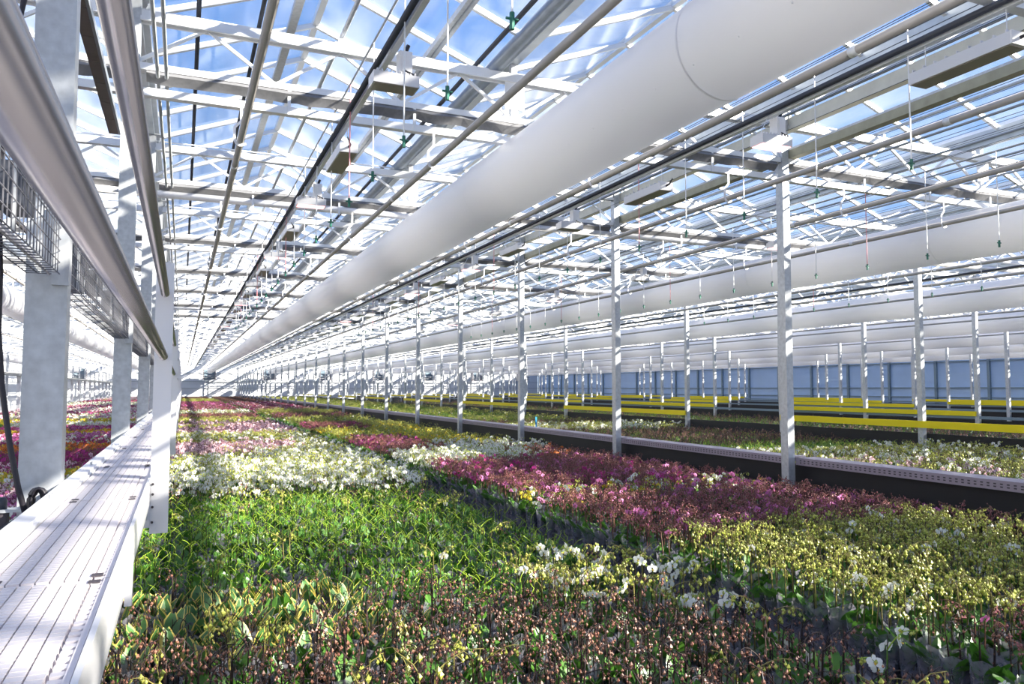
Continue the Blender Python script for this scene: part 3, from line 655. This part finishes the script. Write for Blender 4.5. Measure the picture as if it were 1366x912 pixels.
tag(ob('blue_tag', one(lambda b: (b.box(-0.02, 0.02, -0.004, 0.004, 0, 0.40, 'blue'), b.box(-0.012, 0.012, -0.003, 0.003, -0.5, 0, 'blue')), 'blue_tag_mesh'), None, (8.3, 17.9, -1.12)), 'small upright blue plant tag standing behind the lavender ledge', 'tag')
# raised rail frame in the left background
lf = thing('raised_track', 'white raised track on short legs above the colourful bed', 'track', (ROWX(-1) + 0.29, 0, 0.62))
ob('track_beam', one(lambda b: (b.box(-0.15, 0.15, 18, 100, 0, 0.10, 'galv'), b.box(-0.20, 0.20, 18, 100, 0.10, 0.12, 'alu')), 'track_beam_mesh'), lf)
tl_me = one(lambda b: (b.box(-0.07, 0.07, -0.07, 0.07, FLOOR - 0.62, 0, 'white'), b.bar((0, 0, -0.4), (0, -0.4, 0.0), 0.05, 0.05, 'white'), b.bar((0, 0, -0.4), (0, 0.4, 0.0), 0.05, 0.05, 'white')), 'track_leg_mesh')
for y in range(20, 100, 4): ob('leg', tl_me, lf, (0, y + 0.5, 0))

# ---------------------------------------------------------------- orchids
def leaf_mb(rr, length, width, lean, kind):
    """broad strap leaf with a fold along the midrib, rising from the crown and bending outward"""
    b = MB(); n = 6; rows = []
    for i in range(n + 1):
        t = i / n; a = math.radians(90 - lean) - t * t * 0.9
        rows.append(t)
    x = z = 0.0; pts = [(0.0, 0.0)]
    for i in range(n):
        t = (i + 0.5) / n; a = math.radians(88 - lean * (0.45 + 0.9 * t)); x += math.cos(a) * length / n; z += math.sin(a) * length / n; pts.append((x, z))
    vs_ = []; cols = (-1, -0.76, 0, 0.76, 1) if kind == 'v' else (-1, 0, 1)
    for i, (px, pz) in enumerate(pts):
        t = i / n; w = width / 2 * (0.38 + 0.62 * math.sin(math.pi * 0.5 * min(1, t / 0.5)) if t < 0.55 else math.sqrt(max(0.0, 1 - ((t - 0.55) / 0.47) ** 2)))
        for c in cols: vs_.append((px + 0.006 - 0.010 * abs(c) * 0, c * w, pz + 0.012 * abs(c)))
    m = len(cols)
    for i in range(n):
        for k in range(m - 1):
            key = 'leaf' if kind == 'n' else ('leafy' if k in (0, m - 2) else 'leafg')
            b.add([vs_[i * m + k], vs_[i * m + k + 1], vs_[(i + 1) * m + k + 1], vs_[(i + 1) * m + k]], [(0, 1, 2, 3)], key)
    return b
def petal(b, key, ang_, length, width, cup=0.15):
    ca, sa = math.cos(ang_), math.sin(ang_)
    P = lambda u, v, w: (u * ca - v * sa, u * sa + v * ca, w)
    vs_ = [P(0.004, 0, 0), P(length * 0.45, -width / 2, cup * length * 0.25), P(length * 0.45, width / 2, cup * length * 0.25), P(length * 0.5, 0, 0.0), P(length * 0.85, -width * 0.33, cup * length * 0.1), P(length * 0.85, width * 0.33, cup * length * 0.1), P(length, 0, -cup * length * 0.2)]
    b.add(vs_, [(0, 1, 3), (0, 3, 2), (1, 4, 3), (3, 5, 2), (3, 4, 6), (3, 6, 5)], key)
def flower_mb(key, lip, size):
    """moth orchid bloom in the xy plane facing +z"""
    b = MB(); r = size / 2
    for a in (90, 215, 325): petal(b, key, math.radians(a), r * 0.95, r * 0.62, 0.1)
    for a in (12, 168): petal(b, key, math.radians(a), r * 1.05, r * 1.05, -0.2)
    b.v = [(x, y, z + 0.0) for x, y, z in b.v]
    b.add([(0, 0, 0.004), (0.006, -r * 0.25, 0.012), (-0.006, -r * 0.25, 0.012), (0, -r * 0.42, 0.006), (0, -r * 0.1, 0.016)], [(0, 1, 4), (4, 1, 3), (4, 3, 2), (0, 4, 2)], lip)
    return b
def bud_mb(b, p, r, key):
    x, y, z = p
    b.add([(x + r, y, z), (x, y + r, z), (x - r, y, z), (x, y - r, z), (x, y, z + r * 1.35), (x, y, z - r * 1.35)], [(0, 1, 4), (1, 2, 4), (2, 3, 4), (3, 0, 4), (1, 0, 5), (2, 1, 5), (3, 2, 5), (0, 3, 5)], key)

VAR = {  # name: (leaf kind, n spikes, height, stem, bud key, n buds, bud r, flower key, lip, n flowers, flower size, arch)
 'bb': ('n', 2, 0.46, 'stem_d', 'bud_p', 6, 0.0080, None, None, 0, 0, 0.11),
 'gs': ('n', 2, 0.41, 'stem_g', None, 0, 0, None, None, 0, 0, 0.07),
 'yb': ('n', 2, 0.48, 'stem_y', 'bud_l', 8, 0.0105, 'fl_w', 'lip_y', 0.06, 0.058, 0.13),
 'wf': ('n', 2, 0.47, 'stem_g', 'bud_l', 5, 0.0095, 'fl_w', 'lip_y', 3, 0.062, 0.15),
 'mf': ('n', 2, 0.47, 'stem_b', 'bud_m', 6, 0.009, 'fl_m', 'lip_r', 2.2, 0.060, 0.13),
 'pf': ('n', 2, 0.47, 'stem_b', 'bud_m', 5, 0.009, 'fl_p', 'lip_r', 3.0, 0.060, 0.13),
 'mb': ('n', 2, 0.47, 'stem_b', 'bud_m', 11, 0.0085, 'fl_v', 'lip_r', 0.18, 0.056, 0.12),
 'vg': ('v', 2, 0.38, 'stem_d', None, 0, 0, None, None, 0, 0, 0.05),
 'yf': ('n', 2, 0.46, 'stem_g', 'bud_l', 5, 0.009, 'fl_y', 'lip_r', 3.4, 0.058, 0.13),
 'of': ('n', 2, 0.46, 'stem_b', 'bud_p', 4, 0.009, 'fl_o', 'lip_r', 3.4, 0.058, 0.13),
 'vf': ('n', 2, 0.47, 'stem_b', 'bud_m', 3, 0.009, 'fl_v', 'lip_r', 3.6, 0.062, 0.13),
}
pot_mb = MB(); pot_mb.lathe([(0.0, 0.0), (0.042, 0.0), (0.055, 0.11), (0.052, 0.11), (0.05, 0.10), (0.0, 0.10)], 'potm', 10)
sleeve_mb = MB(); sleeve_mb.lathe([(0.047, 0.02), (0.060, 0.12), (0.066, 0.19), (0.073, 0.27)], 'sleeve', 10, 0.010)
pot_me = pot_mb.mesh('pot_mesh', True); sleeve_me = sleeve_mb.mesh('sleeve_mesh')
def make_variant(vk, seed):
    rr = random.Random(seed * 77 + sum(map(ord, vk)))
    lk, ns, h, stk, bk, nb, br_, fk, lip, nf, fs, arch = VAR[vk]
    parts = dict(leaves=[], spikes=[])
    nl = 6
    a0 = rr.random() * 6.28
    for i in range(nl):
        az = a0 + (i % 2) * math.pi + rr.uniform(-0.5, 0.5)
        lb = leaf_mb(rr, rr.uniform(0.16, 0.225) * (1.15 if vk == 'vg' else 1.0), rr.uniform(0.066, 0.090), rr.uniform(14, 30) if vk == 'vg' else rr.uniform(20, 48), lk)
        parts['leaves'].append((lb, Matrix.Translation((0, 0, 0.115)) @ Matrix.Rotation(az, 4, 'Z')))
    for s in range(ns):
        az = a0 + 1.57 + s * math.pi * 0.8 + rr.uniform(-0.5, 0.5); hh = h * rr.uniform(0.86, 1.08); ar = arch * rr.uniform(0.7, 1.3)
        base = (0.012 * math.cos(az), 0.012 * math.sin(az), 0.10)
        pts = [base, (base[0] * 2.0, base[1] * 2.0, hh * 0.55), (base[0] * 2.4, base[1] * 2.4, hh * 0.86)]
        tip = []
        nt_ = 5; droop = 0.4 if vk in ('gs', 'vg') else 1.0
        for j in range(1, nt_ + 1):
            t = j / nt_; d = ar * t; z = hh * 0.86 + (hh * 0.14) * math.sin(min(t, 1) * math.pi * (0.62 if droop == 1 else 0.45)) * 1.0
            wob = rr.uniform(-0.012, 0.012)
            tip.append((base[0] * 2.4 + math.cos(az) * d - math.sin(az) * wob, base[1] * 2.4 + math.sin(az) * d + math.cos(az) * wob, z))
        sb = MB()
        sb.path(pts, [0.0036, 0.0033, 0.003], stk, 4, cap=False)
        tk = 'tip_g' if vk in ('gs', 'wf', 'yf') else stk
        sb.path([pts[-1]] + tip, [0.003] + [0.0026 - 0.0003 * j for j in range(nt_)], tk, 4, cap=False)
        sb.path([(base[0] * 2.3, base[1] * 2.3, 0.09), (base[0] * 2.6, base[1] * 2.6, hh * rr.uniform(0.86, 0.99))], 0.0022, 'stem_d', 4, cap=False)
        if vk in ('gs', 'vg', 'bb'):      # bract nodes up the spike
            for j in range(5):
                z = hh * (0.4 + 0.1 * j); bud_mb(sb, (base[0] * 2.1 + rr.uniform(-.006, .006), base[1] * 2.1 + rr.uniform(-.006, .006), z), 0.0045 if vk != 'gs' else 0.0055, 'tip_g' if vk == 'gs' else 'stem_b')
        allp = [pts[-1]] + tip
        def at(t):
            f = t * (len(allp) - 1); i = min(int(f), len(allp) - 2); g = f - i
            return Vector(allp[i]).lerp(Vector(allp[i + 1]), g)
        flowers = []; buds = MB()
        nfl = int(nf) + (1 if rr.random() < nf - int(nf) else 0)
        for j in range(nfl):
            t = 0.05 + 0.75 * j / max(nfl, 1) + rr.uniform(0, 0.06); p = at(t) + Vector((rr.uniform(-.012, .012), rr.uniform(-.012, .012), rr.uniform(-0.02, 0.0)))
            side = -1 if j % 2 else 1
            fa = az + side * 1.1 + rr.uniform(-0.5, 0.5)
            nrm = Vector((math.cos(fa), math.sin(fa), rr.uniform(0.0, 0.5))).normalized()
            q = nrm.to_track_quat('Z', 'Y').to_matrix().to_4x4()
            flowers.append((p + nrm * 0.016, q, rr.uniform(0.85, 1.12)))
        for j in range(nb):
            lo = 0.0 if nfl == 0 else 0.45
            t = lo + (1 - lo) * (j + 0.5) / nb; p = at(t) + Vector((rr.uniform(-.020, .020), rr.uniform(-.020, .020), rr.uniform(-0.024, 0.012)))
            if vk in ('bb', 'mb', 'yb') : p += Vector((rr.uniform(-.018, .018), rr.uniform(-.018, .018), rr.uniform(-0.035, 0.008)))
            bud_mb(buds, p, br_ * rr.uniform(0.7, 1.2) * (1.1 - 0.4 * t), bk)
            buds.path([at(t), p], 0.0015, stk, 3, cap=False)
        parts['spikes'].append((sb, buds if nb else None, flowers))
    return parts
FL = {}
for vk, v in VAR.items():
    if v[7]:
        FL[vk] = flower_mb(v[7], v[8], v[10])
FLME = {k: b.mesh('flower_mesh') for k, b in FL.items()}
NV = 5
VARIANTS = {}; PROTO = {}
for vk in VAR:
    col = D.collections.new('orchid_models_' + vk); PROTO[vk] = col; VARIANTS[vk] = []
    for s in range(NV):
        pr = make_variant(vk, s)
        full = MB(); full.merge(pot_mb); full.merge(sleeve_mb)
        rec = dict(leaves=[], spikes=[])
        for lb, m in pr['leaves']: full.merge(lb, m); rec['leaves'].append((lb.mesh('leaf_mesh', True), m))
        for sb, bd, fl in pr['spikes']:
            full.merge(sb)
            if bd: full.merge(bd)
            for p, q, s_ in fl: full.merge(FL[vk], Matrix.Translation(p) @ q @ Matrix.Scale(s_, 4))
            rec['spikes'].append((sb.mesh('flower_spike_mesh'), bd.mesh('buds_mesh') if bd else None, [Matrix.Translation(p) @ q @ Matrix.Scale(s_, 4) for p, q, s_ in fl]))
        VARIANTS[vk].append(rec)
        o = D.objects.new(f'orchid_model_{vk}_{s}', full.mesh('orchid_model_mesh')); col.objects.link(o)

def pick(lst, r):
    t = 0
    for k, w in lst:
        t += w
        if r < t: return k
    return lst[-1][0]
def batch(x, y, rr):
    r = rr.random()
    if x < XL:                                              # colourful left bed
        q = (y + 0.25 * math.sin(x * 1.7)) 
        bands = [(6.0, 'wf', 'of'), (7.6, 'wf', 'pf'), (9.3, 'vf', 'pf'), (10.6, 'pf', 'wf'), (11.8, 'yf', 'wf'), (13.6, 'mf', 'pf'), (15.6, 'mf', 'mb'), (17.2, 'of', 'yf'), (19.0, 'mf', 'wf'), (21.0, 'vf', 'pf'), (23.0, 'yf', 'of'), (25.0, 'mf', 'vf'), (27.5, 'wf', 'pf'), (30, 'yf', 'pf'), (34, 'wf', 'vf'), (38, 'mf', 'pf'), (44, 'pf', 'wf'), (52, 'mf', 'pf'), (62, 'wf', 'pf'), (75, 'mf', 'mb'), (200, 'pf', 'yb')]
        for yy, a, b in bands:
            if q < yy: return a if r < 0.75 else b
    if x < 3.08:                                            # main bed, left half
        if y < 3.85 and x < 0.42 and y > 3.45: return pick([('wf', .08), ('yb', .30), ('bb', .62)], r)
        if 3.8 < y < 5.1 and x < 1.05 + 0.1 * math.sin(y * 5): return pick([('vg', .93), ('bb', .07)], r)
        if x > 1.85 and y > 3.15 and y < 4.75 - 0.25 * (x - 1.85) and y > 5.9 - x: return pick([('wf', .28), ('yb', .60), ('bb', .12)], r)
        if x > 2.45 and y < 3.3: return pick([('yb', .35), ('wf', .08), ('bb', .57)], r)
        if y < 4.05 + (0.45 if x < 1.5 else 0) - 0.15 * max(0, x - 1.5): return pick([('bb', .95), ('mf', .015), ('yb', .035)], r)
        if y < 8.9: return pick([('gs', .95), ('yb', .03), ('bb', .02)], r)
        if y < 9.5: return pick([('wf', .55), ('gs', .25), ('bb', .2)], r)
        if y < 13.0: return pick([('wf', .72), ('yb', .28)], r)
        if y < 14.6: return pick([('gs', .85), ('pf', .15)], r) if x < 0.75 else pick([('pf', .6), ('yb', .4)], r) if x < 1.2 else pick([('wf', .55), ('yb', .45)], r)
        if y < 16.6: return pick([('pf', .8), ('bb', .2)], r) if x < 2.0 else pick([('wf', .6), ('yb', .4)], r)
        if y < 20.0: return pick([('yb', .6), ('wf', .3), ('gs', .1)], r)
        if y < 22.5: return pick([('pf', .85), ('mb', .15)], r)
        if y < 24.5: return pick([('gs', .5), ('yb', .5)], r) if x < 1.2 else pick([('pf', .6), ('bb', .4)], r)
        if y < 26.5: return pick([('bb', .6), ('pf', .4)], r)
        if y < 29: return pick([('yb', .9), ('gs', .1)], r)
        if y < 34: return pick([('mb', .8), ('bb', .2)], r)
        if y < 38: return pick([('wf', .6), ('yb', .4)], r)
        if y < 46: return pick([('mb', .7), ('pf', .15), ('mf', .15)], r)
        if y < 64: return pick([('mf', .3), ('mb', .5), ('vf', .2)], r)
        if y < 80: return 'yb'
        return 'bb'
    if x < XR:                                              # main bed, right half
        if y < 2.75: return pick([('bb', .5), ('mb', .35), ('wf', .05), ('yb', .1)], r)
        if y < 5.05 + 0.1 * math.sin(x * 3) and not (x > 6.2 and y > 3.9): return pick([('yb', .96), ('wf', .04)], r)
        if y < 7.1: return pick([('mb', .84), ('vf', .06), ('bb', .1)], r)
        if y < 7.9: return pick([('gs', .35), ('yf', .12), ('wf', .12), ('vf', .12), ('yb', .12), ('mb', .17)], r)
        if y < 11.2: return pick([('mb', .78), ('mf', .14), ('vf', .08)], r)
        if y < 13.4: return pick([('wf', .85), ('yb', .15)], r) if 3.3 < x < 5.3 else pick([('bb', .6), ('of', .1), ('mb', .3)], r)
        if y < 15.0: return pick([('mb', .5), ('bb', .5)], r) if x < 4.6 else pick([('wf', .5), ('bb', .5)], r)
        if y < 17.5: return pick([('mf', .30), ('vf', .15), ('mb', .55)], r) if x < 4.6 else pick([('yf', .3), ('gs', .4), ('yb', .3)], r)
        if y < 22: return pick([('gs', .7), ('yb', .2), ('yf', .1)], r)
        if y < 25: return pick([('mb', .8), ('mf', .2)], r) if x < 5 else pick([('yb', .5), ('yf', .2), ('gs', .3)], r)
        if y < 30: return pick([('gs', .7), ('yb', .3)], r)
        if y < 34: return pick([('bb', .6), ('mb', .4)], r)
        if y < 40: return pick([('yb', .7), ('gs', .3)], r)
        if y < 62: return pick([('mf', .25), ('mb', .55), ('pf', .2)], r)
        return 'bb'
    if x < ROWX(2):                                         # bed behind the ledge
        if y < 9.5 and x < 10: return pick([('gs', .35), ('yb', .35), ('pf', .22), ('wf', .08)], r)
        if y < 11.0: return pick([('yb', .5), ('wf', .2), ('bb', .3)], r)
        if y < 13.0 and x > 9: return 'gs'
        if y < 19: return pick([('bb', .6), ('gs', .4)], r)
        if y < 21.5: return pick([('wf', .35), ('yb', .5), ('gs', .15)], r)
        if y < 25: return pick([('bb', .6), ('gs', .4)], r)
        return pick([('gs', .8), ('yb', .2)], r)
    return pick([('gs', .6), ('bb', .4)], r) if y > 16 else pick([('bb', .8), ('gs', .2)], r)

spots = []
rr = random.Random(21)
def fill(x0, x1, y0, y1, pitch, sc_):
    ny = int((y1 - y0) / pitch); nx = int((x1 - x0) / pitch)
    for j in range(ny):
        for i in range(nx):
            x = x0 + (i + 0.5 + 0.25 * (j % 2)) * pitch + rr.uniform(-.18, .18) * pitch; y = y0 + (j + 0.5) * pitch + rr.uniform(-.18, .18) * pitch
            if x > x1: continue
            spots.append((x, y, batch(x, y, rr), sc_ * rr.uniform(0.88, 1.10)))
P1 = 0.124
fill(-0.36, 2.79, 1.6, 26, P1, 1.0); fill(3.36, 6.56, 1.2, 26, P1, 1.0)
fill(-0.36, 2.75, 26, 103, 0.19, 1.12); fill(3.34, 6.56, 26, 103, 0.19, 1.12)
fill(-4.5, -0.66, 4.5, 28, 0.125, 1.0); fill(-7.0, -0.66, 28, 103, 0.21, 1.15)
fill(7.05, 13.8, 3.0, 30, 0.15, 1.0); fill(7.05, 13.8, 30, 103, 0.24, 1.15)
fill(14.3, 20.9, 5.0, 60, 0.26, 1.1)
# the 300 plants that stand largest in the picture become individual objects
def in_view(x, y, z):
    d = x * 0.3915 + y * 0.918 + z * 0.06
    if d < 0.5: return None
    u = (x * 0.9199 - y * 0.392) / d; w = (-0.0236 * x - 0.0553 * y + 0.998 * z) / d
    return d if (abs(u) < 0.665 and w > -0.455) else None
cand = []
for i, (x, y, vk, s_) in enumerate(spots):
    if XL < x < XR and y < 6:
        d = in_view(x, y, BENCH + 0.45)
        if d and x / y > -0.02: cand.append((d, i))
cand.sort(); chosen = {i for d, i in cand[:300]}
vname = {'bb': ('peach-budded dark-stemmed orchid', 'brown budded orchids in front'), 'gs': ('green orchid with bare lime spikes', 'green orchids in front'), 'yb': ('orchid full of lime yellow buds', 'lime budded orchids in front'),
         'wf': ('white blooming orchid', 'white orchids in front'), 'mf': ('magenta blooming orchid', 'magenta orchids in front'), 'mb': ('maroon-budded orchid', 'maroon orchids in front'), 'vg': ('orchid with yellow-edged leaves', 'variegated orchids in front'),
         'pf': ('pale pink blooming orchid', 'pink orchids in front'), 'vf': ('violet pink blooming orchid', 'violet orchids in front'), 'yf': ('yellow blooming orchid', 'yellow orchids in front'), 'of': ('orange blooming orchid', 'orange orchids in front')}
rr2 = random.Random(5)
for i in sorted(chosen):
    x, y, vk, s_ = spots[i]
    rec = VARIANTS[vk][rr2.randrange(NV)]
    zx = 'under the walkway edge' if x < 0.12 else 'right beside the walkway' if x < 0.55 else 'left of the middle' if x < 1.15 else 'in the middle' if x < 1.75 else 'left of the sleeve gap' if x < 2.4 else 'along the sleeve gap' if x < 3.05 else 'just right of the sleeve gap'
    dd = in_view(x, y, BENCH + 0.45); zy = 'at the bottom edge' if dd < 3.05 else 'second rows up' if dd < 3.45 else 'third rows up' if dd < 3.85 else 'further back'
    t = thing('orchid', f'{vname[vk][0]} {zx}, {zy}', 'orchid', (x, y, BENCH), vname[vk][1], (rr2.uniform(-.05, .05), rr2.uniform(-.05, .05), rr2.uniform(0, 6.28))); t.scale = (s_,) * 3
    ob('pot', pot_me, t); ob('sleeve', sleeve_me, t)
    for me, m in rec['leaves']: o = ob('leaf', me, t); o.matrix_local = m
    for me, bd, fl in rec['spikes']:
        sp = ob('flower_spike', me, t)
        if bd: ob('buds', bd, sp)['kind'] = 'stuff'
        for m in fl: o = ob('flower', FLME[vk], sp); o.matrix_local = m
# all the others: one scattered field per kind
fname = {'bb': 'brown peach-budded orchids massed down the benches', 'gs': 'green orchids with lime spikes massed down the benches', 'yb': 'lime-budded orchids massed down the benches', 'wf': 'white blooming orchids massed down the benches', 'mf': 'magenta orchids massed down the benches',
         'pf': 'pale pink orchids massed down the benches', 'mb': 'maroon-budded orchids massed down the benches', 'vg': 'rest of the variegated orchids beside the walkway', 'yf': 'yellow orchids massed down the benches', 'of': 'orange orchids massed on the left bench', 'vf': 'violet pink orchids massed down the benches'}
def scatter_tree(col):
    g = D.node_groups.new('scatter_plants', 'GeometryNodeTree')
    g.interface.new_socket('Geometry', in_out='INPUT', socket_type='NodeSocketGeometry'); g.interface.new_socket('Geometry', in_out='OUTPUT', socket_type='NodeSocketGeometry')
    N = g.nodes.new; L = g.links.new
    gi = N('NodeGroupInput'); go = N('NodeGroupOutput'); ip = N('GeometryNodeInstanceOnPoints'); ci = N('GeometryNodeCollectionInfo')
    ci.inputs['Collection'].default_value = col; ci.inputs['Separate Children'].default_value = True; ci.inputs['Reset Children'].default_value = True
    ai = N('GeometryNodeInputNamedAttribute'); ai.data_type = 'INT'; ai.inputs['Name'].default_value = 'variant'
    ar = N('GeometryNodeInputNamedAttribute'); ar.data_type = 'FLOAT_VECTOR'; ar.inputs['Name'].default_value = 'turn'
    asx = N('GeometryNodeInputNamedAttribute'); asx.data_type = 'FLOAT'; asx.inputs['Name'].default_value = 'size'
    er = N('FunctionNodeEulerToRotation')
    ip.inputs['Pick Instance'].default_value = True
    L(gi.outputs[0], ip.inputs['Points']); L(ci.outputs[0], ip.inputs['Instance']); L(ai.outputs[0], ip.inputs['Instance Index'])
    L(ar.outputs[0], er.inputs[0]); L(er.outputs[0], ip.inputs['Rotation']); L(asx.outputs[0], ip.inputs['Scale']); L(ip.outputs[0], go.inputs[0])
    return g
byv = {}
for i, (x, y, vk, s_) in enumerate(spots):
    if i not in chosen: byv.setdefault(vk, []).append((x, y, s_))
for vk, lst in byv.items():
    me = D.meshes.new('orchid_field_mesh'); me.from_pydata([(x, y, BENCH) for x, y, s_ in lst], [], [])
    a = me.attributes.new('variant', 'INT', 'POINT'); a.data.foreach_set('value', [rr2.randrange(NV) for _ in lst])
    a = me.attributes.new('turn', 'FLOAT_VECTOR', 'POINT'); a.data.foreach_set('vector', [c for _ in lst for c in (rr2.uniform(-.06, .06), rr2.uniform(-.06, .06), rr2.uniform(0, 6.28))])
    a = me.attributes.new('size', 'FLOAT', 'POINT'); a.data.foreach_set('value', [s_ for x, y, s_ in lst])
    o = tag(ob('orchid_field', me), fname[vk], 'orchids', kind='stuff')
    md = o.modifiers.new('scatter', 'NODES'); md.node_group = scatter_tree(PROTO[vk])
print('plants', len(spots), 'objects', len(D.objects))
